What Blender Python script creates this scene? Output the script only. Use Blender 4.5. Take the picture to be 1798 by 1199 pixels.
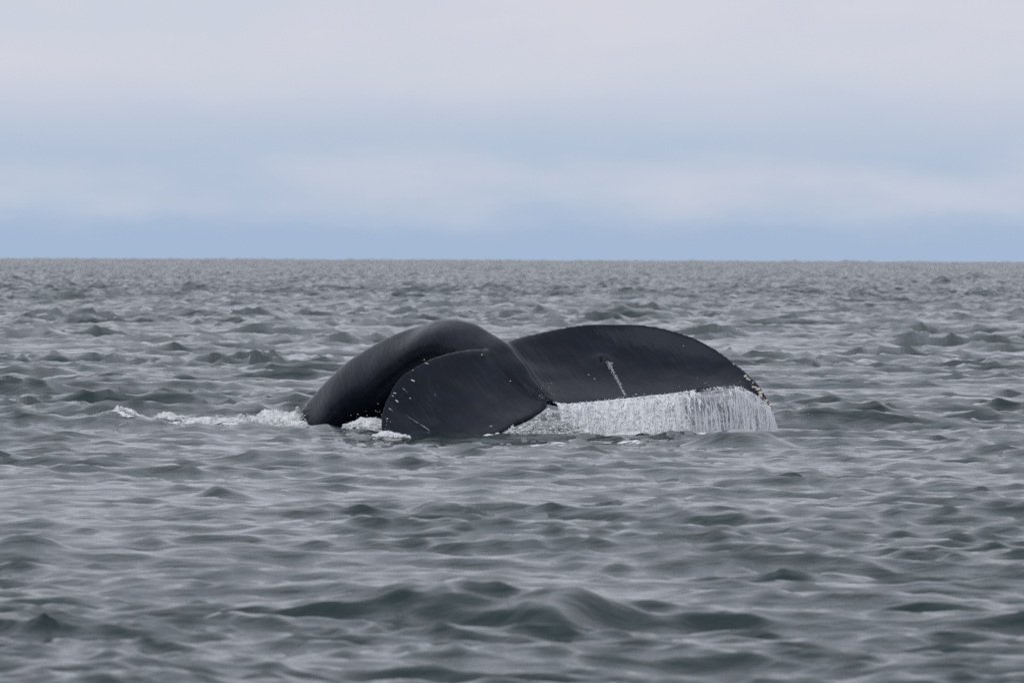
import bpy, bmesh, math, random
import numpy as np
from mathutils import Vector, Matrix
from mathutils.bvhtree import BVHTree

for o in list(bpy.data.objects):
    bpy.data.objects.remove(o)
SC = bpy.context.scene
COL = SC.collection
R = math.radians
random.seed(7)
RNG = np.random.default_rng(11)

# ------------------------------------------------------------------ camera
F_PX = 16000.0                      # focal length in photo pixels (1798 wide)
CX, CY = 899.0, 599.5
CAM = Vector((0, 0, 1.545))
PITCH = math.degrees(math.atan((CY - 448.0) / F_PX))
CAMROT = Matrix.Rotation(R(90 - PITCH), 3, 'X') @ Matrix.Rotation(R(0.22), 3, 'Z')
cam_d = bpy.data.cameras.new('camera')
cam_d.sensor_width = 36.0
cam_d.lens = 36.0 * F_PX / 1798.0
cam_d.clip_start = 0.5
cam_d.clip_end = 60000
cam_d.dof.use_dof = True
cam_d.dof.focus_distance = 80.0
cam_d.dof.aperture_fstop = 12.0
cam = bpy.data.objects.new('camera', cam_d)
COL.objects.link(cam)
cam.matrix_world = Matrix.Translation(CAM) @ CAMROT.to_4x4()
SC.camera = cam


def ray(px, py):
    return (CAMROT @ Vector(((px - CX) / F_PX, -(py - CY) / F_PX, -1.0)))


def P(px, py, dep):
    """world point seen at a photo pixel, standing 80 + dep metres out"""
    d = ray(px, py)
    return CAM + d * ((80.0 + dep) / d.y)


# ------------------------------------------------------------------ world: broken overcast with blue gaps low down
SUN_EL, SUN_AZ = 40.0, 200.0        # azimuth clockwise from +Y: behind the camera, a little to its left
world = bpy.data.worlds.new('World')
SC.world = world
world.use_nodes = True
wt = world.node_tree
wt.nodes.clear()


class NT:
    def __init__(self, tree):
        self.t = tree

    def n(self, kind, **kw):
        nd = self.t.nodes.new(kind)
        for k, v in kw.items():
            setattr(nd, k, v)
        return nd

    def l(self, a, b):
        self.t.links.new(a, b)

    def put(self, sock, v):
        if isinstance(v, bpy.types.NodeSocket):
            self.l(v, sock)
        else:
            sock.default_value = v

    def math(self, op, a, b=0.0, c=None, clamp=False):
        m = self.n('ShaderNodeMath', operation=op, use_clamp=clamp)
        self.put(m.inputs[0], a)
        self.put(m.inputs[1], b)
        if c is not None:
            self.put(m.inputs[2], c)
        return m.outputs[0]

    def vmath(self, op, a, b=None):
        m = self.n('ShaderNodeVectorMath', operation=op)
        self.put(m.inputs[0], a)
        if b is not None:
            self.put(m.inputs[1], b)
        return m.outputs['Value'] if op in ('DOT_PRODUCT', 'LENGTH') else m.outputs[0]

    def ramp(self, v, lo, hi):
        m = self.n('ShaderNodeMapRange', interpolation_type='SMOOTHSTEP')
        self.put(m.inputs[0], v)
        m.inputs[1].default_value = lo
        m.inputs[2].default_value = hi
        return m.outputs[0]

    def mix(self, f, a, b, kind='RGBA'):
        m = self.n('ShaderNodeMix', data_type=kind)
        if kind == 'RGBA':
            self.put(m.inputs[0], f)
            self.put(m.inputs[6], a)
            self.put(m.inputs[7], b)
            return m.outputs[2]
        self.put(m.inputs[0], f)
        self.put(m.inputs[2], a)
        self.put(m.inputs[3], b)
        return m.outputs[0]

    def noise(self, vec, scale, detail=3.0, rough=0.5):
        m = self.n('ShaderNodeTexNoise')
        self.l(vec, m.inputs['Vector'])
        m.inputs['Scale'].default_value = scale
        m.inputs['Detail'].default_value = detail
        m.inputs['Roughness'].default_value = rough
        return m.outputs['Fac']


w = NT(wt)
sky = w.n('ShaderNodeTexSky', sky_type='NISHITA')
sky.sun_disc = False
sky.sun_elevation = R(SUN_EL)
sky.sun_rotation = R(SUN_AZ)
sky.air_density = 1.0
sky.dust_density = 1.0
sky.ozone_density = 1.5
tc = w.n('ShaderNodeTexCoord')
sep = w.n('ShaderNodeSeparateXYZ')
w.l(tc.outputs['Generated'], sep.inputs[0])
elev = w.math('MULTIPLY', w.math('ARCSINE', sep.outputs[2]), 180 / math.pi)      # degrees
azim = w.math('MULTIPLY', w.math('ARCTAN2', sep.outputs[0], sep.outputs[1]), 180 / math.pi)
cv = w.n('ShaderNodeCombineXYZ')
w.l(w.math('MULTIPLY', azim, 0.55), cv.inputs[0])
w.l(w.math('MULTIPLY', elev, 1.7), cv.inputs[1])
cvec = cv.outputs[0]
n1 = w.math('SUBTRACT', w.noise(cvec, 0.75, 4.0, 0.55), 0.5)      # broad wander of the cloud edges
n2 = w.math('SUBTRACT', w.noise(w.vmath('ADD', cvec, (11.0, 4.0, 2.0)), 1.5, 5.0, 0.6), 0.5)
# distant fair weather cloud bank, 0.2 to 0.6 degrees up
e1 = w.math('ADD', elev, w.math('MULTIPLY', n1, 0.95))
e2 = w.math('ADD', elev, w.math('MULTIPLY', n2, 0.50))
bank = w.math('MULTIPLY', w.ramp(e2, 0.07, 0.33), w.math('SUBTRACT', 1.0, w.ramp(e1, 0.36, 0.82)))
puff = w.noise(w.vmath('ADD', cvec, (5.0, 1.0, 7.0)), 1.15, 4.0, 0.5)
bank = w.math('MULTIPLY', bank, w.math('MULTIPLY_ADD', w.ramp(puff, 0.3, 0.68), 0.42, 0.26))
# the grey layer overhead
e3 = w.math('ADD', elev, w.math('MULTIPLY', n1, 0.34))
deck = w.ramp(e3, 0.60, 1.22)
veil_ = w.math('MULTIPLY', w.ramp(elev, 0.05, 0.9), 0.30)
clear = w.math('MULTIPLY', w.math('SUBTRACT', 1.0, bank), w.math('MULTIPLY', w.math('SUBTRACT', 1.0, deck), w.math('SUBTRACT', 1.0, veil_)))
cover = w.math('SUBTRACT', 1.0, clear)
# blue gap: the clear sky, a little veiled
skyc = w.vmath('MULTIPLY', sky.outputs[0], (0.092, 0.092, 0.092))
blue = w.mix(0.9, skyc, (0.380, 0.503, 0.700, 1))
mott = w.noise(w.vmath('ADD', cvec, (3.0, 9.0, 5.0)), 0.8, 4.0, 0.55)
grey = w.mix(w.ramp(mott, 0.3, 0.7), (0.595, 0.635, 0.730, 1), (0.650, 0.660, 0.735, 1))
# the layer seen more squarely (higher up) is thinner in path, hence brighter, as any overcast
up = w.ramp(elev, 2.0, 60.0)
lumpv = w.n('ShaderNodeMapping')
w.l(tc.outputs['Generated'], lumpv.inputs['Vector'])
lump = w.noise(lumpv.outputs[0], 5.0, 4.0, 0.55)
gain = w.math('MULTIPLY', w.math('ADD', 1.0, w.math('MULTIPLY', up, 0.16)), w.math('ADD', 1.0, w.math('MULTIPLY', w.math('SUBTRACT', lump, 0.5), 0.35)))
gain = w.mix(w.ramp(elev, 1.6, 6.0), 1.0, gain, 'FLOAT')
gs = w.n('ShaderNodeVectorMath', operation='SCALE')
w.l(grey, gs.inputs[0])
w.l(gain, gs.inputs['Scale'])
wcol = w.mix(cover, blue, gs.outputs[0])
bg = w.n('ShaderNodeBackground')
w.l(wcol, bg.inputs['Color'])
bg.inputs['Strength'].default_value = 1.0
wo = w.n('ShaderNodeOutputWorld')
w.l(bg.outputs[0], wo.inputs[0])

# ------------------------------------------------------------------ sun behind the layer
sun_d = bpy.data.lights.new('sun', 'SUN')
sun_d.energy = 1.5
sun_d.angle = R(70)
sun_d.color = (1.0, 0.993, 0.985)
sun = bpy.data.objects.new('sun', sun_d)
COL.objects.link(sun)
sv = Vector((math.sin(R(SUN_AZ)) * math.cos(R(SUN_EL)), math.cos(R(SUN_AZ)) * math.cos(R(SUN_EL)), math.sin(R(SUN_EL))))
sun.rotation_euler = sv.to_track_quat('Z', 'Y').to_euler()
sun.location = (0, 0, 40)

SC.view_settings.view_transform = 'Standard'
SC.view_settings.look = 'None'
SC.view_settings.exposure = 0.0
SC.view_settings.gamma = 1.0
SC.view_settings.use_curve_mapping = False
SC.cycles.use_denoising = False
SC.cycles.max_bounces = 6
SC.cycles.caustics_reflective = False
SC.cycles.caustics_refractive = False


# ------------------------------------------------------------------ helpers
def np_mesh(name, verts, faces, mats=(), smooth=True):
    """verts (n,3), faces (m,4) or (m,3) numpy arrays"""
    verts = np.asarray(verts, dtype=np.float32)
    faces = np.asarray(faces, dtype=np.int32)
    me = bpy.data.meshes.new(name)
    me.vertices.add(len(verts))
    me.vertices.foreach_set('co', verts.ravel())
    k = faces.shape[1]
    me.loops.add(faces.size)
    me.loops.foreach_set('vertex_index', faces.ravel())
    me.polygons.add(len(faces))
    me.polygons.foreach_set('loop_start', np.arange(0, faces.size, k, dtype=np.int32))
    me.polygons.foreach_set('use_smooth', np.full(len(faces), smooth, dtype=bool))
    me.update(calc_edges=True)
    for m in mats:
        me.materials.append(m)
    return me


def link(name, me, parent=None, **props):
    o = bpy.data.objects.new(name, me)
    COL.objects.link(o)
    if parent is not None:
        o.parent = parent
    for k, v in props.items():
        o[k] = v
    return o


def hash2(ix, iy, seed):
    h = (ix.astype(np.int64) * 374761393 + iy.astype(np.int64) * 668265263 + seed * 1442695041) & 0x7fffffff
    h = ((h ^ (h >> 13)) * 1274126177) & 0x7fffffff
    return ((h ^ (h >> 16)) & 0xffff) / 65535.0


def vnoise(x, y, seed=0, octaves=1):
    """value noise 0..1, smooth"""
    out = np.zeros_like(x, dtype=float)
    amp, tot = 1.0, 0.0
    for k in range(octaves):
        xi, yi = np.floor(x), np.floor(y)
        fx, fy = x - xi, y - yi
        fx, fy = fx * fx * (3 - 2 * fx), fy * fy * (3 - 2 * fy)
        a = hash2(xi, yi, seed + k)
        b = hash2(xi + 1, yi, seed + k)
        c = hash2(xi, yi + 1, seed + k)
        d = hash2(xi + 1, yi + 1, seed + k)
        out += amp * ((a * (1 - fx) + b * fx) * (1 - fy) + (c * (1 - fx) + d * fx) * fy)
        tot += amp
        amp *= 0.5
        x, y = x * 2.03 + 7.1, y * 2.03 + 3.7
    return out / tot


def spline(pts, t):
    """Catmull-Rom through pts (n,k) at t in 0..1 (chord-length parameter)"""
    p = np.asarray(pts, dtype=float)
    d = np.sqrt((np.diff(p, axis=0) ** 2).sum(1)) ** 0.5
    u = np.concatenate([[0], np.cumsum(d)])
    u /= u[-1]
    m = np.zeros_like(p)
    m[1:-1] = (p[2:] - p[:-2]) / (u[2:] - u[:-2])[:, None]
    m[0] = (p[1] - p[0]) / (u[1] - u[0])
    m[-1] = (p[-1] - p[-2]) / (u[-1] - u[-2])
    t = np.clip(np.asarray(t, dtype=float), 0, 1)
    i = np.clip(np.searchsorted(u, t, side='right') - 1, 0, len(u) - 2)
    h = (u[i + 1] - u[i])[:, None]
    s = ((t - u[i])[:, None]) / h
    return ((2 * s**3 - 3 * s**2 + 1) * p[i] + (s**3 - 2 * s**2 + s) * h * m[i]
            + (-2 * s**3 + 3 * s**2) * p[i + 1] + (s**3 - s**2) * h * m[i + 1])


def px3(lst):
    return np.array([tuple(P(a, b, c)) for a, b, c in lst])


# ------------------------------------------------------------------ materials
def new_mat(name):
    m = bpy.data.materials.new(name)
    m.use_nodes = True
    m.node_tree.nodes.clear()
    return m, NT(m.node_tree)


def water_material():
    m, t = new_mat('sea_water')
    geo = t.n('ShaderNodeNewGeometry')
    pos = geo.outputs['Position']
    b = t.n('ShaderNodeBsdfPrincipled')
    b.inputs['IOR'].default_value = 1.333
    b.inputs['Roughness'].default_value = 0.10
    nb = t.noise(pos, 0.35, 2.0)
    water = t.mix(nb, (0.007, 0.020, 0.022, 1), (0.011, 0.028, 0.029, 1))
    at = t.n('ShaderNodeAttribute', attribute_name='foam')
    fmap = t.n('ShaderNodeMapping')
    t.l(pos, fmap.inputs['Vector'])
    fmap.inputs['Scale'].default_value = (0.45, 1.0, 1.0)
    fn = t.noise(fmap.outputs[0], 10.0, 6.0, 0.7)
    fm = t.ramp(t.math('ADD', at.outputs['Fac'], t.math('MULTIPLY', t.math('SUBTRACT', fn, 0.5), 2.0)), 0.48, 0.66)
    fm = t.math('MULTIPLY', fm, t.ramp(at.outputs['Fac'], 0.03, 0.15))
    t.l(t.mix(fm, water, (0.78, 0.80, 0.82, 1)), b.inputs['Base Color'])
    t.l(t.mix(fm, 0.03, 0.6, 'FLOAT'), b.inputs['Roughness'])
    # wind ripples finer than the mesh: stretched along the crests
    mp = t.n('ShaderNodeMapping')
    t.l(pos, mp.inputs['Vector'])
    mp.inputs['Rotation'].default_value = (0, 0, R(12))
    mp.inputs['Scale'].default_value = (0.75, 1.6, 1.0)
    r1 = t.noise(mp.outputs[0], 4.2, 6.0, 0.6)
    r2 = t.noise(pos, 17.0, 3.0, 0.5)
    hgt = t.math('ADD', t.math('MULTIPLY', r1, 0.026), t.math('MULTIPLY', r2, 0.0025))
    hgt = t.math('ADD', hgt, t.math('MULTIPLY', t.math('MULTIPLY', fm, fn), 0.06))
    bp = t.n('ShaderNodeBump')
    bp.inputs['Strength'].default_value = 1.0
    bp.inputs['Distance'].default_value = 0.62
    t.l(hgt, bp.inputs['Height'])
    # steep small chop, as slopes
    sl = t.n('ShaderNodeTexNoise')
    t.l(mp.outputs[0], sl.inputs['Vector'])
    sl.inputs['Scale'].default_value = 3.4
    sl.inputs['Detail'].default_value = 4.0
    sl.inputs['Roughness'].default_value = 0.6
    sv_ = t.vmath('MULTIPLY', t.vmath('SUBTRACT', sl.outputs['Color'], (0.5, 0.5, 0.5)), (1.0, 1.0, 0.0))
    sp = t.n('ShaderNodeSeparateXYZ')
    t.l(pos, sp.inputs[0])
    far = t.ramp(sp.outputs[1], 90.0, 420.0)
    sc_ = t.n('ShaderNodeVectorMath', operation='SCALE')
    t.l(sv_, sc_.inputs[0])
    t.l(t.math('MULTIPLY_ADD', far, 2.3, 0.06), sc_.inputs['Scale'])
    # wind waves lean: their lee faces, towards -Y, are the steeper ones
    ln = t.n('ShaderNodeVectorMath', operation='SCALE')
    ln.inputs[0].default_value = (0.0, -0.17, 0.0)
    t.l(far, ln.inputs['Scale'])
    nn = t.vmath('NORMALIZE', t.vmath('ADD', t.vmath('ADD', bp.outputs[0], ln.outputs[0]), sc_.outputs[0]))
    t.l(nn, b.inputs['Normal'])
    o = t.n('ShaderNodeOutputMaterial')
    t.l(b.outputs[0], o.inputs[0])
    return m


def skin_material():
    m, t = new_mat('wet_whale_skin')
    geo = t.n('ShaderNodeNewGeometry')
    pos = geo.outputs['Position']
    # coordinates stretched along the chord of the flukes, for the faint streaks in the skin
    ax = Vector((0.46, -0.66, -0.60)).normalized()
    ay = Vector((0.87, 0.5, 0.05)).cross(ax).normalized()
    az = ax.cross(ay)
    cb = t.n('ShaderNodeCombineXYZ')
    for k, (a, s) in enumerate(((ax, 0.10), (ay, 1.0), (az, 1.0))):
        t.l(t.math('MULTIPLY', t.vmath('DOT_PRODUCT', pos, tuple(a)), s), cb.inputs[k])
    streak = t.noise(cb.outputs[0], 22.0, 4.0, 0.6)
    blot = t.noise(pos, 2.4, 4.0, 0.6)
    fine = t.noise(pos, 60.0, 2.0, 0.5)
    b = t.n('ShaderNodeBsdfPrincipled')
    c = t.mix(t.ramp(blot, 0.35, 0.72), (0.0035, 0.0050, 0.0098, 1), (0.0075, 0.0098, 0.0165, 1))
    c = t.mix(t.math('MULTIPLY', t.ramp(streak, 0.52, 0.75), 0.45), c, (0.015, 0.019, 0.029, 1))
    t.l(c, b.inputs['Base Color'])
    b.inputs['IOR'].default_value = 1.34
    b.inputs['Specular Tint'].default_value = (0.80, 0.88, 1.0, 1)
    b.inputs['Specular IOR Level'].default_value = 0.36
    ro = t.math('ADD', 0.19, t.math('MULTIPLY', t.math('SUBTRACT', streak, 0.5), 0.25))
    t.l(ro, b.inputs['Roughness'])
    hgt = t.math('ADD', t.math('MULTIPLY', streak, 0.012), t.math('ADD', t.math('MULTIPLY', blot, 0.014), t.math('MULTIPLY', fine, 0.0030)))
    bp = t.n('ShaderNodeBump')
    bp.inputs['Strength'].default_value = 0.8
    bp.inputs['Distance'].default_value = 0.6
    t.l(hgt, bp.inputs['Height'])
    t.l(bp.outputs[0], b.inputs['Normal'])
    o = t.n('ShaderNodeOutputMaterial')
    t.l(b.outputs[0], o.inputs[0])
    return m


def froth_material(name, col, trans, rough, alpha=1.0, scale=35.0, low=0.82):
    """white water: tiny bubbles scatter like a diffuser, with wet highlights"""
    m, t = new_mat(name)
    geo = t.n('ShaderNodeNewGeometry')
    nz = t.noise(geo.outputs['Position'], scale, 4.0, 0.65)
    b = t.n('ShaderNodeBsdfPrincipled')
    c = t.mix(t.ramp(nz, 0.3, 0.7), tuple(x * low for x in col) + (1,), tuple(col) + (1,))
    t.l(c, b.inputs['Base Color'])
    b.inputs['Roughness'].default_value = rough
    b.inputs['IOR'].default_value = 1.333
    bp = t.n('ShaderNodeBump')
    bp.inputs['Strength'].default_value = 0.4
    bp.inputs['Distance'].default_value = 0.03
    t.l(nz, bp.inputs['Height'])
    t.l(bp.outputs[0], b.inputs['Normal'])
    tr = t.n('ShaderNodeBsdfTranslucent')
    t.l(c, tr.inputs['Color'])
    mx = t.n('ShaderNodeMixShader')
    mx.inputs[0].default_value = trans
    t.l(b.outputs[0], mx.inputs[1])
    t.l(tr.outputs[0], mx.inputs[2])
    out = mx.outputs[0]
    if alpha < 1.0:
        tp = t.n('ShaderNodeBsdfTransparent')
        m2 = t.n('ShaderNodeMixShader')
        m2.inputs[0].default_value = alpha
        t.l(tp.outputs[0], m2.inputs[1])
        t.l(out, m2.inputs[2])
        out = m2.outputs[0]
    o = t.n('ShaderNodeOutputMaterial')
    t.l(out, o.inputs[0])
    return m


def plain_material(name, a, b_, rough=0.6, scale=60.0):
    m, t = new_mat(name)
    geo = t.n('ShaderNodeNewGeometry')
    nz = t.noise(geo.outputs['Position'], scale, 3.0, 0.6)
    b = t.n('ShaderNodeBsdfPrincipled')
    t.l(t.mix(t.ramp(nz, 0.3, 0.7), a + (1,), b_ + (1,)), b.inputs['Base Color'])
    b.inputs['Roughness'].default_value = rough
    o = t.n('ShaderNodeOutputMaterial')
    t.l(b.outputs[0], o.inputs[0])
    return m


M_SEA = water_material()
M_SKIN = skin_material()
M_CURTAIN = froth_material('falling_white_water', (0.86, 0.875, 0.90), 0.12, 0.35, 1.0, 55.0)
M_VEIL = froth_material('thin_water_veil', (0.72, 0.75, 0.80), 0.35, 0.12, 0.16, 70.0)
M_FOAM = froth_material('sea_foam', (0.85, 0.87, 0.885), 0.2, 0.45, 0.90, 22.0, 0.70)
M_CHURN = froth_material('churned_water', (0.84, 0.87, 0.88), 0.2, 0.25, 1.0, 14.0, 0.66)
M_DROP = froth_material('water_drops', (0.80, 0.83, 0.88), 0.35, 0.08, 1.0, 90.0)
M_BARN = plain_material('barnacle_shell', (0.34, 0.31, 0.26), (0.72, 0.70, 0.66))
M_BARND = plain_material('dark_barnacle_shell', (0.05, 0.04, 0.03), (0.22, 0.14, 0.07))
M_SCAR = plain_material('pale_scar_tissue', (0.13, 0.135, 0.15), (0.42, 0.43, 0.46), 0.4, 40.0)


# ------------------------------------------------------------------ the sea
def ocean_tile(N, size, lmin, lmax, lpeak, wind_deg, spread, seed):
    """one periodic patch of wind sea: height and the sideways pull that sharpens crests"""
    rng = np.random.default_rng(seed)
    k1 = np.fft.fftfreq(N, d=size / N) * 2 * np.pi
    kx, ky = np.meshgrid(k1, k1, indexing='ij')
    k = np.hypot(kx, ky)
    k[0, 0] = 1.0
    lam = 2 * np.pi / k
    kp = 2 * np.pi / lpeak
    S = np.exp(-1.25 * (kp / k) ** 2) * k ** -3.6
    d = np.cos(np.arctan2(ky, kx) - R(wind_deg))
    S *= np.abs(d) ** spread * np.where(d < 0, 0.06, 1.0) + 0.03
    S *= (lam >= lmin) & (lam < lmax)
    S[0, 0] = 0
    h = np.sqrt(S) * (rng.normal(size=(N, N)) + 1j * rng.normal(size=(N, N)))
    z = np.fft.ifft2(h).real
    dx = np.fft.ifft2(1j * kx / k * h).real
    dy = np.fft.ifft2(1j * ky / k * h).real
    return z, dx, dy


def sample(tile, size, x, y):
    N = tile.shape[0]
    u, v = x / size * N, y / size * N
    i, j = np.floor(u).astype(np.int64), np.floor(v).astype(np.int64)
    fu, fv = (u - i).astype(np.float32), (v - j).astype(np.float32)
    i0, j0, i1, j1 = i % N, j % N, (i + 1) % N, (j + 1) % N
    return (tile[i0, j0] * (1 - fu) + tile[i1, j0] * fu) * (1 - fv) + (tile[i0, j1] * (1 - fu) + tile[i1, j1] * fu) * fv


BANDS = []
WIND = 246.0
for (N, size, lmin, lmax, hs, ang, spread, seed, chop) in (
        (512, 211.0, 3.0, 16.0, 0.075, 17.0, 3.0, 5, 0.9),
        (1024, 83.0, 0.6, 4.0, 0.122, -14.0, 2.8, 23, 1.25),
        (1024, 17.3, 0.12, 0.55, 0.050, 31.0, 2.2, 8, 1.25)):
    z, dx, dy = ocean_tile(N, size, lmin, lmax, 3.0, WIND - ang, spread, seed)
    f = hs / 4.0 / z.std()
    BANDS.append((size, ang, z * f, dx * f * chop, dy * f * chop))


def hump(x, y, cx, cy, wx, wy, h, skew=0.0, rot=0.0):
    """one steep wave: broad along its crest, sharp on top"""
    c, s = math.cos(R(rot)), math.sin(R(rot))
    u, v = (x - cx) * c + (y - cy) * s, -(x - cx) * s + (y - cy) * c
    v = v + skew * u * u
    v = v + 0.35 * (vnoise(u * 2.2 + cx, v * 0 + cy, 5, 2) - 0.5)
    irr = 0.55 + 0.9 * vnoise(u * 3.1 + cy, v * 1.2 + cx, 15, 3)
    return h * irr * np.exp(-(u / wx) ** 2) * np.exp(-1.3 * (np.sqrt((v / wy) ** 2 + 0.03) - 0.17))


def at_sea(px, py, z=0.0):
    d = ray(px, py)
    return CAM + d * ((z - CAM.z) / d.z)


# single waves that stand out in the photograph: pixel of the foot, half width px, depth m, height m
WAVES = []
for (px, py, wpx, wy, h, skew, rot) in (
        (780, 1090, 160, 0.40, 0.14, 0.03, 4),
        (985, 1098, 90, 0.33, 0.15, -0.05, -6),
        (60, 1196, 260, 0.7, 0.12, 0.0, 3),
        (45, 985, 70, 0.5, 0.09, 0.0, 0),
        (1720, 800, 75, 0.7, 0.13, 0.0, 0),
        (1305, 785, 75, 0.6, 0.17, 0.0, 4),
        (1480, 740, 55, 0.6, 0.13, 0.0, 0),
        (1425, 738, 45, 0.6, 0.12, 0.0, 0),
        (215, 747, 55, 0.6, 0.13, 0.0, 0),
        (390, 880, 60, 0.45, 0.07, 0.0, 8),
        (995, 780, 60, 0.5, 0.11, 0.0, -8),
        (1600, 830, 120, 0.7, 0.08, 0.0, 0)):
    c = at_sea(px, py)
    WAVES.append((c.x, c.y, wpx / F_PX * c.y, wy, h, skew, rot))

FOAM_SPOTS = []
for (px, py, wpx, wy, a) in (
        (330, 748, 80, 0.8, 0.62), (300, 752, 140, 1.6, 0.36), (480, 752, 90, 1.4, 0.40), (225, 748, 50, 0.6, 0.5), (160, 744, 45, 0.8, 0.55), (430, 748, 70, 0.7, 0.62), (495, 749, 45, 0.8, 0.7),
        (180, 748, 55, 0.4, 0.5), (640, 750, 40, 0.6, 0.7), (685, 762, 28, 0.35, 0.9),
        (900, 785, 70, 0.8, 0.75), (1010, 792, 80, 0.35, 0.5), (1065, 797, 80, 0.3, 0.5), (1120, 774, 110, 1.2, 0.55), (1230, 772, 90, 1.2, 0.5), (960, 782, 60, 1.2, 0.6),
        (1180, 800, 130, 0.4, 0.42), (1330, 775, 40, 0.8, 0.5), (1400, 730, 40, 0.5, 0.28), (1540, 778, 60, 0.4, 0.30),
        (720, 1095, 70, 0.25, 0.30), (1000, 776, 40, 0.8, 0.6)):
    c = at_sea(px, py)
    FOAM_SPOTS.append((c.x, c.y, wpx / F_PX * c.y, wy, a))

WC = (at_sea(900, 760).x, 80.5)


def sea_at(x, y):
    """displaced position and foam of the sea at rest position x, y"""
    X, Y, Z = x.copy(), y.copy(), np.zeros_like(x)
    # the smooth slick that the tail leaves round itself
    q = np.hypot((x - WC[0]) / 3.6, (y - WC[1] + 3.0) / 9.0)
    calm = 1.0 - 0.55 * np.exp(-q ** 2)
    rr = np.hypot(x, y)
    # gusts and wave groups: some patches stand higher than others
    group = 0.50 + 1.5 * vnoise(x / 4.0, y / 6.0, 51, 2) ** 1.8 + 0.7 * (vnoise(x / 14.0, y / 40.0, 57, 2) - 0.45)
    group = np.clip(group, 0.42, 1.45)
    for b, (size, ang, tz, tx, ty) in enumerate(BANDS):
        c, s = math.cos(R(ang)), math.sin(R(ang))
        xs = x * (0.66 if b < 2 else 0.78)              # wind crests run longer across than along
        u, v = xs * c + y * s + 40.0 * b, -xs * s + y * c + 13.0 * b
        k = (calm if b < 2 else 0.5 + 0.5 * calm) * group
        if b == 0:
            k = k * (1.0 + 2.2 * np.clip((rr - 130.0) / 400.0, 0, 1) + 10.0 * np.clip((rr - 900.0) / 2000.0, 0, 1))
        elif b == 1:
            k = k * (1.0 + 1.0 * np.clip((rr - 65.0) / 70.0, 0, 1) + 0.6 * np.clip((rr - 130.0) / 250.0, 0, 1))
        else:
            k = k * (1.0 + 0.6 * np.clip((rr - 65.0) / 70.0, 0, 1))
        ax, ay = sample(tx, size, u, v), sample(ty, size, u, v)
        Z += sample(tz, size, u, v) * k
        kh = np.minimum(k, 1.25)
        X += (ax * c - ay * s) * kh
        Y += (ax * s + ay * c) * kh
    for wv in WAVES:
        m_ = (np.abs(x - wv[0]) < 2.6 * wv[2] + 0.5) & (np.abs(y - wv[1]) < 6 * wv[3] + 1.0)
        if m_.any():
            Z[m_] += hump(x[m_], y[m_], *wv)
    Z -= 0.055 * np.exp(-((x - WC[0]) / 2.4) ** 2 - ((y - 77.0) / 4.5) ** 2)     # water drawn down beside the sinking tail
    Z -= 0.05 * np.exp(-((x + 2.5) / 2.0) ** 2 - ((y - 79.0) / 3.5) ** 2)
    foam = np.zeros_like(x)
    for (cx, cy, wx, wy, a) in FOAM_SPOTS:
        foam = np.maximum(foam, a * np.exp(-((x - cx) / wx) ** 2 - ((y - cy) / wy) ** 2))
    return X, Y, Z, foam


def build_sea():
    rs = [2.0, 4.0, 7.0, 11.0, 15.0, 19.0, 22.0, 24.5, 26.5, 28.0]
    r = 29.0
    while r < 14000:
        rs.append(r)
        if r < 130:
            r *= 1.0016
        elif r < 420:
            r *= 1.0023
        elif r < 1500:
            r *= 1.0042
        elif r < 6000:
            r *= 1.006
        else:
            r *= 1.1
    rs = np.array(rs)
    a0 = np.linspace(0, 4.0, 165)
    step = a0[1] - a0[0]
    side, a = list(a0), a0[-1]
    while a < 180:
        step = min(step * (1.03 if a < 13 else 1.2), 12.0)
        a += step
        side.append(min(a, 180.0))
    side = np.array(side)
    az = np.concatenate([-side[::-1], side[1:]])
    A, RR = np.meshgrid(np.radians(az), rs, indexing='ij')
    x, y = (np.sin(A) * RR).ravel(), (np.cos(A) * RR).ravel()
    X, Y, Z, foam = sea_at(x, y)
    Z -= (x * x + y * y) / (2 * 6.371e6)          # the sea curves away to its horizon
    na, nr = A.shape
    idx = np.arange(na * nr).reshape(na, nr)
    F = np.stack([idx[:-1, :-1], idx[1:, :-1], idx[1:, 1:], idx[:-1, 1:]], -1).reshape(-1, 4)[:, ::-1]
    me = np_mesh('sea', np.stack([X, Y, Z], -1), F, [M_SEA])
    at = me.attributes.new('foam', 'FLOAT', 'POINT')
    at.data.foreach_set('value', foam.astype(np.float32))
    print('sea quads', len(F))
    return link('sea', me, kind='structure')


sea = build_sea()


def surf_z(x, y):
    """sea height near a world position (ignoring the sideways pull)"""
    x, y = np.atleast_1d(np.asarray(x, float)), np.atleast_1d(np.asarray(y, float))
    return sea_at(x, y)[2]


# ------------------------------------------------------------------ the whale's tail
def loft(rings):
    """rings (n, m, 3) of closed loops -> verts, quads with end caps (fans as quads are avoided: capped by a centre vertex)"""
    n, m, _ = rings.shape
    v = rings.reshape(-1, 3)
    f = []
    for i in range(n - 1):
        for j in range(m):
            j2 = (j + 1) % m
            f.append((i * m + j, i * m + j2, (i + 1) * m + j2, (i + 1) * m + j))
    c0, c1 = len(v), len(v) + 1
    v = np.concatenate([v, rings[0].mean(0)[None], rings[-1].mean(0)[None]])
    for j in range(m):
        j2 = (j + 1) % m
        f.append((c0, j2, j))
        f.append((c1, (n - 1) * m + j, (n - 1) * m + j2))
    return v, f


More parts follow.
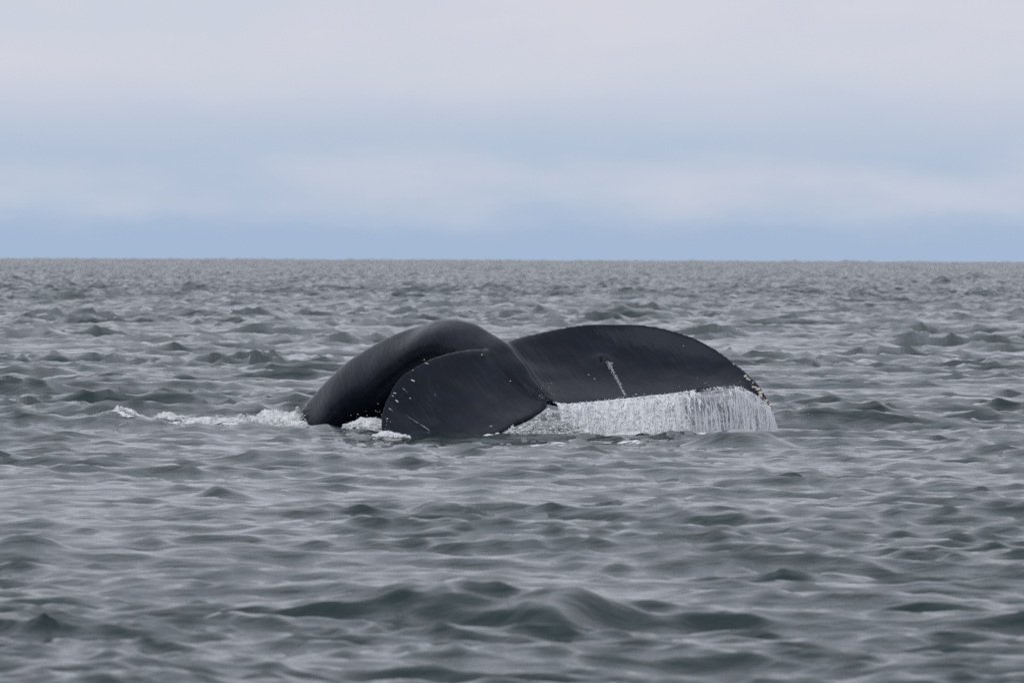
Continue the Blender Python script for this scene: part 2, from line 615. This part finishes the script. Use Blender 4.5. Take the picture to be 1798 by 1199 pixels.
def fluke_rings(Lc, Tc, thick, camber, ns=90, nv=26, flip=1.0):
    s = np.linspace(0, 1, ns)
    L, T = spline(px3(Lc), s), spline(px3(Tc), s)
    th = np.interp(s, [a for a, _ in thick], [b for _, b in thick])
    ca = np.interp(s, [a for a, _ in camber], [b for _, b in camber])
    c = T - L
    u = np.gradient(0.5 * (L + T), axis=0)
    nrm = np.cross(u, c) * flip
    nrm /= np.linalg.norm(nrm, axis=1)[:, None] + 1e-9
    for _ in range(6):
        nrm[1:-1] = 0.25 * nrm[:-2] + 0.5 * nrm[1:-1] + 0.25 * nrm[2:]
    nrm /= np.linalg.norm(nrm, axis=1)[:, None] + 1e-9
    v = 0.5 - 0.5 * np.cos(np.linspace(0, np.pi, nv))
    prof = 2.6 * np.sqrt(v) * (1 - v) ** 0.9 * 0.5 + 0.10 * np.minimum(1, (v * 12)) * (v < 1)
    cam_ = 4 * v * (1 - v) * (1.25 - 0.5 * v)
    base = L[:, None] + c[:, None] * v[None, :, None] + nrm[:, None] * (ca * np.linalg.norm(c, axis=1))[:, None, None] * cam_[None, :, None]
    off = nrm[:, None] * th[:, None, None] * prof[None, :, None]
    top, bot = base + off, base - off * 0.8
    return np.concatenate([top, bot[:, ::-1][:, 1:-1]], axis=1), T


# far (right) fluke: leading edge and trailing edge from the middle of the tail to the tip
RL = [(868, 614, 0.75), (901, 595, 0.85), (945, 584, 0.95), (1000, 572, 1.05), (1070, 568, 1.12), (1130, 570, 1.1), (1185, 581, 1.0),
      (1235, 600, 0.88), (1275, 624, 0.72), (1306, 648, 0.55), (1332, 674, 0.38), (1346, 697, 0.25), (1355, 713, 0.2)]
RT = [(955, 700, 0.0), (985, 711, 0.06), (1030, 709, 0.14), (1080, 704, 0.22), (1140, 698, 0.30), (1190, 692, 0.34), (1235, 686, 0.35),
      (1268, 682, 0.33), (1296, 682, 0.29), (1316, 690, 0.25), (1333, 701, 0.22), (1342, 709, 0.20), (1352, 717, 0.19)]
# near (left) fluke: droops, its tip stays under water
LL = [(905, 634, 0.68), (865, 617, 0.64), (828, 615, 0.54), (784, 621, 0.40), (740, 635, 0.22), (703, 660, 0.06), (681, 693, -0.10),
      (669, 731, -0.28), (669, 768, -0.46), (682, 804, -0.64), (716, 855, -0.85)]
LT = [(955, 690, 0.02), (960, 712, -0.04), (940, 729, -0.16), (912, 743, -0.28), (885, 757, -0.40), (858, 775, -0.52), (835, 795, -0.62),
      (812, 815, -0.7), (790, 832, -0.76), (765, 848, -0.82), (740, 862, -0.88)]


def peduncle_rings(ns=90, m=36):
    # dorsal ridge and belly line of the tail stock, from the flukes to well under water
    D = px3([(958, 690, 0.05), (935, 662, 0.22), (912, 630, 0.42), (888, 603, 0.62), (862, 584, 0.85), (828, 567, 1.1), (790, 562, 1.35), (740, 570, 1.65), (686, 588, 1.95),
             (633, 619, 2.25), (590, 652, 2.5), (547, 698, 2.75), (506, 750, 3.0), (475, 788, 3.2), (430, 845, 3.6), (350, 950, 4.2)])
    B = px3([(950, 715, 0.05), (925, 700, 0.22), (900, 690, 0.42), (878, 680, 0.62), (850, 665, 0.85), (818, 652, 1.1), (785, 648, 1.35), (762, 668, 1.65), (740, 698, 1.95),
             (712, 722, 2.25), (672, 732, 2.5), (634, 748, 2.75), (606, 790, 3.0), (590, 850, 3.2), (570, 970, 3.6), (520, 1120, 4.2)])
    W = np.array([0.05, 0.10, 0.14, 0.18, 0.20, 0.22, 0.24, 0.27, 0.30, 0.33, 0.36, 0.39, 0.41, 0.43, 0.48, 0.55])
    s = np.linspace(0, 1, ns)
    both = spline(np.concatenate([D, B, W[:, None]], 1), s)
    d, b, wd = both[:, :3], both[:, 3:6], both[:, 6]
    c = 0.5 * (d + b)
    up = 0.5 * (d - b)
    tan = np.gradient(c, axis=0)
    lat = np.cross(tan, up)
    lat /= np.linalg.norm(lat, axis=1)[:, None]
    th = np.linspace(0, 2 * np.pi, m, endpoint=False)
    cu, sl = np.cos(th), np.sin(th)
    # pinched towards the dorsal ridge: a keel
    keel = np.where(cu > 0, 1 - 0.55 * cu ** 2.5, 1.0 - 0.12 * cu ** 2)
    return c[:, None] + up[:, None] * cu[None, :, None] + (lat * wd[:, None])[:, None] * (sl * keel)[None, :, None]


rf, RTW = fluke_rings(RL, RT, [(0, .18), (.35, .16), (.8, .085), (1, .04)], [(0, .06), (.3, .15), (.7, .16), (1, .05)], flip=1.0)
lf, LTW = fluke_rings(LL, LT, [(0, .17), (.35, .17), (.8, .10), (1, .04)], [(0, .05), (.25, .13), (.6, .20), (1, .08)], flip=-1.0)
pr = peduncle_rings()


def build_whale():
    vs, fs, base = [], [], 0
    for rings in (rf, lf, pr):
        v, f = loft(rings)
        vs.append(v)
        fs += [tuple(i + base for i in q) for q in f]
        base += len(v)
    me = bpy.data.meshes.new('lofts')
    me.from_pydata(np.concatenate(vs).tolist(), [], fs)
    bm = bmesh.new()
    bm.from_mesh(me)
    bmesh.ops.recalc_face_normals(bm, faces=bm.faces)
    bm.to_mesh(me)
    bm.free()
    tmp = bpy.data.objects.new('lofts', me)
    COL.objects.link(tmp)
    rm = tmp.modifiers.new('remesh', 'REMESH')
    rm.mode = 'VOXEL'
    rm.voxel_size = 0.015
    sm = tmp.modifiers.new('smooth', 'SMOOTH')
    sm.factor = 0.5
    sm.iterations = 11
    bpy.context.view_layer.update()
    dg = bpy.context.evaluated_depsgraph_get()
    body = bpy.data.meshes.new_from_object(tmp.evaluated_get(dg))
    bpy.data.objects.remove(tmp)
    body.name = 'body'
    body.materials.clear()
    body.materials.append(M_SKIN)
    body.polygons.foreach_set('use_smooth', np.full(len(body.polygons), True, dtype=bool))
    # the dimple that still drains, half way along the far fluke
    co = np.empty(len(body.vertices) * 3, dtype=np.float32)
    body.vertices.foreach_get('co', co)
    co = co.reshape(-1, 3)
    lum = (vnoise(co[:, 0] * 3.1, co[:, 1] * 1.5 + co[:, 2] * 3.1, 61, 2) - 0.5) * 0.030
    nrm_ = np.empty(len(body.vertices) * 3, dtype=np.float32)
    body.vertices.foreach_get('normal', nrm_)
    co += nrm_.reshape(-1, 3) * lum[:, None].astype(np.float32)
    body.vertices.foreach_set('co', co.ravel())
    rays = [ray(1058, 634)]
    tree = BVHTree.FromPolygons([v.co for v in body.vertices], [tuple(p.vertices) for p in body.polygons])
    hit, nor, _, _ = tree.ray_cast(CAM, rays[0].normalized())
    if hit is not None:
        d2 = ((co - np.array(hit)) ** 2).sum(1)
        co -= np.array(nor, dtype=np.float32)[None] * (0.055 * np.exp(-d2 / 0.030 ** 2) - 0.035 * np.exp(-d2 / 0.07 ** 2))[:, None].astype(np.float32)
        body.vertices.foreach_set('co', co.ravel())
    return body


body_me = build_whale()
WB = P(800, 756, 0.6)
WB.z = 0.0
whale = link('humpback_whale', None, label='dark slate grey humpback whale tail arching out of the sea as it dives', category='whale')
whale.location = WB
body_me.transform(Matrix.Translation(-WB))
body = link('body', body_me, whale)
bvh = BVHTree.FromPolygons([v.co + WB for v in body_me.vertices], [tuple(p.vertices) for p in body_me.polygons])


def on_skin(px, py):
    """the point of the whale's skin seen at a photo pixel, with its normal"""
    loc, nor, _, _ = bvh.ray_cast(CAM, ray(px, py).normalized())
    return loc, nor


# pass-through of small pieces stuck to the skin
def barnacle_mesh(name, mat, seed):
    """a conical shell of six plates with a crater"""
    rng = random.Random(seed)
    bm = bmesh.new()
    rows = []
    for (r_, z_) in ((1.0, -0.25), (0.92, 0.25), (0.55, 0.8), (0.36, 0.78), (0.22, 0.35)):
        row = []
        for k in range(10):
            a = k / 10 * 2 * math.pi
            q = r_ * (1 + (0.12 if k % 2 else -0.08)) * rng.uniform(0.93, 1.07)
            row.append(bm.verts.new((q * math.cos(a), q * math.sin(a), z_ * rng.uniform(0.9, 1.1))))
        rows.append(row)
    for a, b in zip(rows, rows[1:]):
        for k in range(10):
            bm.faces.new((a[k], a[(k + 1) % 10], b[(k + 1) % 10], b[k]))
    bm.faces.new(rows[-1])
    me = bpy.data.meshes.new(name)
    bm.to_mesh(me)
    bm.free()
    me.materials.append(mat)
    return me


M_MARK = plain_material('white_scar_tissue', (0.40, 0.42, 0.46), (0.70, 0.72, 0.76), 0.35, 40.0)
MARK = barnacle_mesh('barnacle_scar', M_MARK, 4)
BARN = [barnacle_mesh('barnacle', M_BARN, 1), barnacle_mesh('barnacle', M_BARN, 2), barnacle_mesh('barnacle', M_BARND, 3)]


def stick(me, px, py, size, squash=1.0, name='barnacle', label=None):
    loc, nor = on_skin(px, py)
    if loc is None:
        # just off the outline: the nearest skin
        d = ray(px, py)
        loc, nor, _, _ = bvh.find_nearest(CAM + d * (80.3 / d.y))
    o = link(name, me, whale)
    if label:
        o['label'] = label
    q = nor.to_track_quat('Z', 'Y')
    o.rotation_mode = 'QUATERNION'
    o.rotation_quaternion = q
    o.location = loc - WB
    o.scale = (size * random.uniform(0.85, 1.3), size * random.uniform(0.8, 1.0), size * squash)
    return o


# crust of barnacles on the edge of the far fluke's tip
random.seed(21)
edge = [(1311, 660), (1318, 668), (1325, 678), (1332, 688), (1338, 697), (1344, 704), (1350, 711)]
for i in range(19):
    t = i / 18 * (len(edge) - 1)
    k = min(int(t), len(edge) - 2)
    f = t - k
    x = edge[k][0] * (1 - f) + edge[k + 1][0] * f + random.uniform(-3.0, 2.5)
    y = edge[k][1] * (1 - f) + edge[k + 1][1] * f + random.uniform(-2.0, 2.0)
    stick(BARN[2] if i % 4 == 1 else BARN[i % 2], x, y, random.uniform(0.008, 0.019), 0.9)
# single ones along the near fluke's leading edge and elsewhere
for (x, y, s) in ((745, 632, .020), (749, 638, .017), (725, 650, .011), (725, 668, .020), (709, 683, .012),
                  (693, 690, .014), (690, 695, .013), (697, 704, .018), (720, 699, .010), (685, 718, .013),
                  (680, 735, .015), (764, 693, .007), (896, 669, .013), (862, 748, .013),
                  (862, 583, .015), (820, 565, .010), (755, 569, .008), (685, 594, .008), (1053, 569, .010), (1231, 599, .010), (1288, 639, .013),
                  (1044, 665, .010), (1117, 692, .014), (1200, 607, .008)):
    o = stick(MARK, x, y, s, 0.3, 'barnacle_scar')
    o.scale = (s * random.uniform(0.5, 1.2), s * random.uniform(0.25, 0.4), s * 0.2)
    o.rotation_quaternion = o.rotation_quaternion @ Matrix.Rotation(R(random.uniform(-50, 50)), 3, 'Z').to_quaternion()


def ribbon_on_skin(pts, width, lift=0.004):
    """a thin raised strip that follows the skin along photo pixels"""
    t = np.linspace(0, 1, 26)
    q = spline(np.array(pts, float), t)
    vs, fs = [], []
    for i, (x, y) in enumerate(q):
        loc, nor = on_skin(x, y)
        if loc is None:
            continue
        dx, dy = (q[min(i + 1, 25)] - q[max(i - 1, 0)])
        n_ = math.hypot(dx, dy)
        wd = width * (0.35 + 0.9 * random.random()) * math.sin(math.pi * (0.06 + 0.9 * t[i]))
        a, _ = on_skin(x - dy / n_ * wd, y + dx / n_ * wd)
        b, _ = on_skin(x + dy / n_ * wd, y - dx / n_ * wd)
        if a is None or b is None:
            continue
        vs += [tuple(a - WB - nor * 0.006), tuple(loc - WB + nor * lift), tuple(b - WB - nor * 0.006)]
    n = len(vs) // 3
    for i in range(n - 1):
        fs += [(3 * i, 3 * i + 1, 3 * i + 4, 3 * i + 3), (3 * i + 1, 3 * i + 2, 3 * i + 5, 3 * i + 4)]
    me = bpy.data.meshes.new('scar')
    me.from_pydata(vs, [], fs)
    me.materials.append(M_SCAR)
    return me


link('scar', ribbon_on_skin([(712, 729), (730, 740), (748, 751), (757, 758), (766, 765)], 1.6), whale, label='thin pale scar line low on the near fluke')
link('scar', ribbon_on_skin([(706, 681), (712, 686), (716, 690)], 0.9), whale)


# ------------------------------------------------------------------ white water
OCT_V = np.array([(1, 0, 0), (-1, 0, 0), (0, 1, 0), (0, -1, 0), (0, 0, 1), (0, 0, -1)], float)
OCT_F = np.array([(0, 2, 4), (2, 1, 4), (1, 3, 4), (3, 0, 4), (2, 0, 5), (1, 2, 5), (3, 1, 5), (0, 3, 5)])


def drops(points, sizes, stretch=None, lean=None):
    """many small drops: points (n,3), sizes (n,), stretch (n,) along z, lean (n,3) shift of top against bottom"""
    n = len(points)
    v = OCT_V[None] * sizes[:, None, None] * RNG.uniform(0.7, 1.3, (n, 6, 1))
    if stretch is not None:
        v[:, :, 2] *= stretch[:, None]
    if lean is not None:
        v += v[:, :, 2:3] * lean[:, None, :]
    v = v + points[:, None, :]
    f = OCT_F[None] + (np.arange(n) * 6)[:, None, None]
    return v.reshape(-1, 3), f.reshape(-1, 3)


def build_curtain():
    ns, nt = 620, 64
    # origin line: trailing edge of the far fluke
    s = np.linspace(0.055, 0.992, ns)
    O = np.stack([np.interp(s, np.linspace(0, 1, len(RTW)), RTW[:, k]) for k in range(3)], 1)
    xr = (O[:, 0] - O[0, 0]) / (O[-1, 0] - O[0, 0])
    Oz = O[:, 2] + 0.016
    zb = -0.16
    drift = 0.085 - 0.04 * xr                      # the sheet is flung outwards
    drift = drift + 0.01 * np.clip((xr - 0.85) / 0.15, 0, 1)
    t = np.linspace(0, 1, nt)
    S, Tt = np.meshgrid(np.arange(ns), t, indexing='ij')
    fall = (Oz - zb)[:, None] * Tt
    tt = np.sqrt(np.maximum(Tt, 0))
    X = O[:, 0][:, None] + drift[:, None] * tt
    Y = O[:, 1][:, None] - (0.06 + 0.03 * xr)[:, None] * tt - 0.015
    Z = Oz[:, None] - fall
    a = xr[:, None] * 2.3 * np.ones_like(Tt)
    n1 = vnoise(a * 38, Tt * 5, 3, 3)
    n2 = vnoise(a * 90, Tt * 22, 9, 2)
    n3 = vnoise(a * 16, Tt * 2.2, 17, 3)
    Y2 = Y - 0.028 * (n1 - .5) - 0.014 * (n2 - .5) - 0.02 * (n3 - .5)
    X2 = X + 0.012 * (n2 - .5)
    Zt = Z + 0.010 * (vnoise(a * 60, Tt * 0 + 1, 4, 2) - .5)
    # where the sheet has torn: little on the inner part, much towards the tip
    tear = np.interp(xr, [0, .05, .40, .52, .62, .70, .80, .88, .95, 1.0], [.02, .05, .18, .34, .52, .64, .66, .56, .36, .22])[:, None]
    tear = tear + 0.10 * np.sin(Tt * np.pi) - 0.10
    ask = a - 0.045 * Tt + 0.03 * (vnoise(a * 9, Tt * 3, 71, 2) - .5)
    q = 0.55 * vnoise(ask * 30, Tt * 3.6, 31, 3) + 0.45 * vnoise(ask * 70, Tt * 18, 41, 2)
    keep = q > tear * 1.0
    idx = np.arange(ns * nt).reshape(ns, nt)
    F = np.stack([idx[:-1, :-1], idx[1:, :-1], idx[1:, 1:], idx[:-1, 1:]], -1)
    F = F[keep[:-1, :-1]].reshape(-1, 4)
    me = np_mesh('falling_water', np.stack([X2, Y2, Zt], -1).reshape(-1, 3), F, [M_CURTAIN])
    # the clear film behind, seen where the white is torn
    st = 4
    iv = idx[::st, ::st]
    F2 = np.stack([iv[:-1, :-1], iv[1:, :-1], iv[1:, 1:], iv[:-1, 1:]], -1).reshape(-1, 4)
    veil = np_mesh('veil', np.stack([X, Y + 0.03, Z], -1).reshape(-1, 3), F2, [M_VEIL])
    # strands and beads
    n = 6000
    i = RNG.integers(0, ns, n)
    tq = RNG.random(n) ** 0.9
    px_ = O[i, 0] + drift[i] * np.sqrt(tq) + RNG.normal(0, .006, n)
    py_ = O[i, 1] - (0.06 + 0.03 * xr[i]) * np.sqrt(tq) - 0.03 + RNG.normal(0, .02, n)
    pz_ = Oz[i] - (Oz[i] - zb) * tq
    w_ = 0.55 * vnoise(xr[i] * 2.3 * 40, tq * 2.0, 77, 2)
    ok = w_ > 0.20
    pts = np.stack([px_, py_, pz_], 1)[ok]
    sz = RNG.uniform(.0012, .0040, len(pts))
    lean = np.zeros((len(pts), 3))
    lean[:, 0] = -0.25
    v, f = drops(pts, sz, RNG.uniform(1.0, 4.5, len(pts)), lean)
    # long strands towards the tip
    sv_, sf_ = [], []
    base = len(v)
    for k in range(90):
        ii = int(np.clip(RNG.normal(.78, .16), .05, .995) * (ns - 1))
        t0, t1 = RNG.uniform(0, .4), RNG.uniform(.55, 1)
        m = 18
        tk = np.linspace(t0, t1, m)
        wd = RNG.uniform(.003, .0085) * np.sin(np.linspace(.25, 2.9, m))
        wob = 0.022 * (vnoise(tk * 7, tk * 0 + k, 5, 2) - .5)
        xk = O[ii, 0] + drift[ii] * np.sqrt(tk) * RNG.uniform(.5, 2.0) + wob
        yk = O[ii, 1] - (0.06 + 0.03 * xr[ii]) * np.sqrt(tk) - 0.055 + 0 * tk
        zk = Oz[ii] - (Oz[ii] - zb) * tk
        for j in range(m):
            sv_ += [(xk[j] - wd[j], yk[j], zk[j]), (xk[j], yk[j] - .008, zk[j]), (xk[j] + wd[j], yk[j], zk[j])]
        for j in range(m - 1):
            b = base + 3 * j
            sf_ += [(b, b + 1, b + 4), (b, b + 4, b + 3), (b + 1, b + 2, b + 5), (b + 1, b + 5, b + 4)]
        base += 3 * m
    v = np.concatenate([v, np.array(sv_)])
    f = np.concatenate([f, np.array(sf_)])
    st_me = np_mesh('strands', v, f, [M_DROP])
    # beads that cling along the trailing edge
    nb = 420
    ib = RNG.integers(0, ns, nb)
    pb = O[ib].copy()
    pb[:, 2] += RNG.normal(0.008, 0.009, nb)
    pb[:, 1] -= 0.03
    pb[:, 0] += RNG.normal(0, .01, nb)
    vb, fb = drops(pb, RNG.uniform(.002, .007, nb))
    bd_me = np_mesh('beads', vb, fb, [M_DROP])
    return me, veil, st_me, bd_me


cur, veil, strands, beads = build_curtain()
curtain = link('water_curtain', None, kind='stuff', label='white sheet of water pouring off the far fluke', category='water')
for nm, me in (('falling_sheet', cur), ('thin_veil', veil), ('strands', strands), ('edge_beads', beads)):
    o = link(nm, me, curtain)
    o['kind'] = 'stuff'


def heap(prof, depth, wy, seed, ny=18):
    """the soft body of a bank of froth"""
    prof = np.array(prof, float)
    nx = int((prof[-1, 0] - prof[0, 0]) * 0.9)
    xs = np.linspace(prof[0, 0], prof[-1, 0], nx)
    top, foot = np.interp(xs, prof[:, 0], prof[:, 1]), np.interp(xs, prof[:, 0], prof[:, 2])
    dep = np.interp(xs, prof[:, 0], prof[:, 3]) if prof.shape[1] > 3 else np.full(nx, depth)
    v = np.linspace(-1, 1, ny)
    base = np.array([tuple(P(x, f_, d_)) for x, f_, d_ in zip(xs, foot, dep)])
    end = np.clip(np.minimum(np.arange(nx), np.arange(nx)[::-1]) / 10.0, 0, 1) ** 0.5
    hgt = (foot - top) / F_PX * (80 + dep) * end
    XX, YY = base[:, 0][:, None] + 0 * v, base[:, 1][:, None] + wy * v[None, :]
    env = np.clip(1 - v ** 2, 0, 1)[None, :] ** 0.7
    n_ = vnoise(XX * 9, YY * 6, seed, 3)
    n2 = vnoise(XX * 40, YY * 26, seed + 9, 2)
    ZZ = base[:, 2][:, None] - 0.22 * (1 - env) + hgt[:, None] * env * np.clip(0.45 + 0.7 * n_, 0, 1) + 0.016 * (n2 - .5) * env
    idx = np.arange(nx * ny).reshape(nx, ny)
    F = np.stack([idx[:-1, :-1], idx[1:, :-1], idx[1:, 1:], idx[:-1, 1:]], -1).reshape(-1, 4)
    F = np.concatenate([F[:, [0, 1, 2]], F[:, [0, 2, 3]]])
    return np.stack([XX, YY, ZZ], -1).reshape(-1, 3), F


def ico(sub):
    bm = bmesh.new()
    bmesh.ops.create_icosphere(bm, subdivisions=sub, radius=1.0)
    v = np.array([tuple(q.co) for q in bm.verts])
    f = np.array([[q.index for q in p.verts] for p in bm.faces])
    bm.free()
    return v, f


ICO = ico(1)


def lumps(prof, depth, wy, dens, seed, size=0.022):
    """soft heaped froth: many overlapping rounded puffs under the outline prof (px, top py, foot py)"""
    rng = np.random.default_rng(seed)
    prof = np.array(prof, float)
    n = int((prof[-1, 0] - prof[0, 0]) * dens * 4)
    x = rng.uniform(prof[0, 0], prof[-1, 0], n)
    top, foot = np.interp(x, prof[:, 0], prof[:, 1]), np.interp(x, prof[:, 0], prof[:, 2])
    dep = np.interp(x, prof[:, 0], prof[:, 3]) if prof.shape[1] > 3 else np.full(n, depth)
    env = 0.35 + 0.75 * vnoise(x / 9.0, x * 0 + seed, seed, 3)
    q = rng.random(n) ** 1.5
    r = size * (.25 + .75 * rng.random(n) ** 2.5) * (1.15 - 0.5 * q)
    y = foot - (foot - top) * q * env
    c = np.array([tuple(P(a, b, d)) for a, b, d in zip(x, y, dep)])
    c[:, 1] += rng.normal(0, .5, n) * wy * (1.2 - q)
    V0, F0 = ICO
    v = V0[None] * (r[:, None, None] * rng.uniform(.7, 1.3, (n, len(V0), 1))) * np.stack([rng.uniform(1.0, 2.2, n), np.full(n, 1.2), rng.uniform(.6, 1.0, n)], 1)[:, None, :]
    v = v + c[:, None, :]
    f = F0[None] + (np.arange(n) * len(V0))[:, None, None]
    return v.reshape(-1, 3), f.reshape(-1, 3)


def foam_object(name, banks, spray, label, mat=None):
    vs, fs, b = [], [], 0
    for args in banks:
        v, f = lumps(args[0], args[1], args[2], args[4], args[3], 0.013 if mat is None else 0.018)
        if mat is None:
            v2, f2 = heap(args[0], args[1], args[2], args[3])
            v, f = np.concatenate([v, v2]), np.concatenate([f, f2 + len(v)])
        vs.append(v)
        fs.append(f + b)
        b += len(v)
    me = np_mesh(name, np.concatenate(vs), np.concatenate(fs), [mat or M_FOAM])
    root = link(name, None, kind='stuff', label=label, category='foam')
    o = link('froth', me, root)
    o['kind'] = 'stuff'
    pts, sz = [], []
    for (x0, x1, y0, y1, dep, n, smin, smax) in spray:
        for _ in range(n):
            f = random.random()
            x = x0 + (x1 - x0) * f
            yt = (y0[0] + (y0[1] - y0[0]) * f) if isinstance(y0, tuple) else y0
            y = y1 - (y1 - yt) * min(abs(random.gauss(0, .45)), 1.15)
            pts.append(tuple(P(x, y, dep + random.uniform(-.3, .3))))
            sz.append(smin + (smax - smin) * random.random() ** 2)
    if pts:
        v, f = drops(np.array(pts), np.array(sz))
        o = link('spray_drops', np_mesh('spray_drops', v, f, [M_DROP]), root)
        o['kind'] = 'stuff'
    return root


random.seed(5)
foam_object('wake_foam', [
    ([(415, 736, 749), (440, 722, 749), (470, 715, 749), (495, 713, 749), (520, 710, 749), (538, 716, 749)], 2.8, 0.30, 3, 8.0),
    ([(500, 738, 751), (520, 735, 752), (535, 739, 752), (552, 748, 753)], 2.35, 0.1, 5, 5.0),
    ([(320, 733, 750), (355, 727, 750), (385, 729, 750), (410, 725, 750), (440, 722, 750)], 1.9, 0.22, 13, 5.0),
    ([(262, 738, 750), (280, 723, 750), (300, 721, 751), (325, 726, 751), (350, 735, 751)], 2.4, 0.28, 23, 5.0),
], [(430, 540, 705, 735, 2.7, 110, .0015, .005), (260, 430, 716, 745, 2.5, 90, .0015, .005)],
    'white foam trailing along the waterline left of the tail stock')
foam_object('breaking_crest', [
    ([(150, 742, 748), (168, 732, 748), (185, 726, 747), (200, 716, 736), (208, 708, 728), (216, 713, 726)], 2.0, 0.14, 33, 2.6),
    ([(210, 712, 722, 2.1), (232, 718, 729, 2.0), (255, 730, 741, 1.9), (280, 743, 751, 1.7), (305, 750, 755, 1.5)], 2.0, 0.08, 43, 3.4),
], [(125, 240, 722, 748, 2.0, 160, .0015, .005)], 'small breaking wave topped with foam at the far left')
foam_object('base_foam', [
    ([(655, 761, 765), (668, 757, 766), (685, 755, 766), (700, 759, 767), (722, 765, 768)], -0.7, 0.2, 53, 4.0),
    ([(602, 745, 751), (618, 735, 751), (638, 729, 751), (655, 731, 751), (685, 738, 751)], 1.2, 0.3, 63, 3.2),
], [(662, 690, 715, 760, -0.5, 40, .0015, .005), (605, 690, 725, 750, 1.0, 70, .0015, .005)],
    'patches of foam where the near fluke enters the water')
foam_object('trailing_splash', [
    ([(838, 766, 774), (870, 757, 780), (905, 741, 784), (940, 724, 786), (965, 708, 786), (990, 712, 782), (1025, 740, 777)], -0.55, 0.25, 73, 7.0),
], [(832, 880, (772, 764), 780, -.6, 300, .002, .007), (865, 965, (768, 728), 786, -.6, 1200, .002, .008), (960, 1010, (722, 724), 785, -.6, 500, .002, .008),
    (990, 1060, 742, 785, -.6, 500, .002, .008)],
    'churned splash of bubbles below the notch between the two flukes', M_CHURN)
foam_object('curtain_foot', [
    ([(1000, 758, 776), (1030, 752, 776), (1060, 760, 775), (1110, 756, 775), (1150, 760, 774), (1200, 757, 773), (1250, 758, 772)], -0.30, 0.25, 91, 0.9),
    ([(1300, 757, 768), (1330, 757, 768), (1350, 754, 768), (1366, 760, 768)], 0.1, 0.15, 93, 1.4),
], [(1010, 1365, 738, 772, -.3, 700, .0015, .005), (1340, 1385, 735, 768, .1, 120, .0015, .004)], 'thin froth at the foot of the falling sheet of water')
foam_object('foam_streak', [
    ([(965, 776, 782), (985, 770, 783), (1010, 770, 784), (1035, 772, 784), (1060, 772, 784), (1085, 776, 785), (1115, 781, 786)], -1.0, 0.5, 83, 2.2),
], [(960, 1110, 772, 792, -1.1, 120, .002, .006)], 'thin white foam streak lying in front of the splash')

# water running down from the dimple in the far fluke
pts, sz = [], []
random.seed(9)
for _ in range(300):
    t = random.random() ** 1.15
    x = np.interp(t, [0, .2, .5, 1], [1069, 1073, 1083, 1098]) + random.gauss(0, 2.3 - 1.4 * t)
    y = 636 + 60 * t
    loc, nor = on_skin(float(x), y)
    if loc is not None:
        pts.append(tuple(loc + nor * random.uniform(0, .012)))
        sz.append(random.uniform(.0015, .0042))
v, f = drops(np.array(pts), np.array(sz), np.full(len(pts), 1.5))
link('water_rivulet', np_mesh('water_rivulet', v, f, [M_DROP]), kind='stuff', label='bright trickle of water running down the far fluke', category='water')

# stray drops in the air round the tail
pts, sz = [], []
for (x0, x1, y0, y1, dep, n) in ((1355, 1420, 715, 765, .2, 60), (1180, 1300, 660, 690, -.1, 16), (940, 975, 670, 712, -.3, 22), (520, 545, 700, 745, 2.6, 18), (1380, 1480, 715, 750, 2., 30)):
    for _ in range(n):
        pts.append(tuple(P(random.uniform(x0, x1), random.uniform(y0, y1), dep)))
        sz.append(random.uniform(.0015, .004))
v, f = drops(np.array(pts), np.array(sz))
link('flying_drops', np_mesh('flying_drops', v, f, [M_DROP]), kind='stuff', label='fine drops of spray in the air round the tail', category='water')
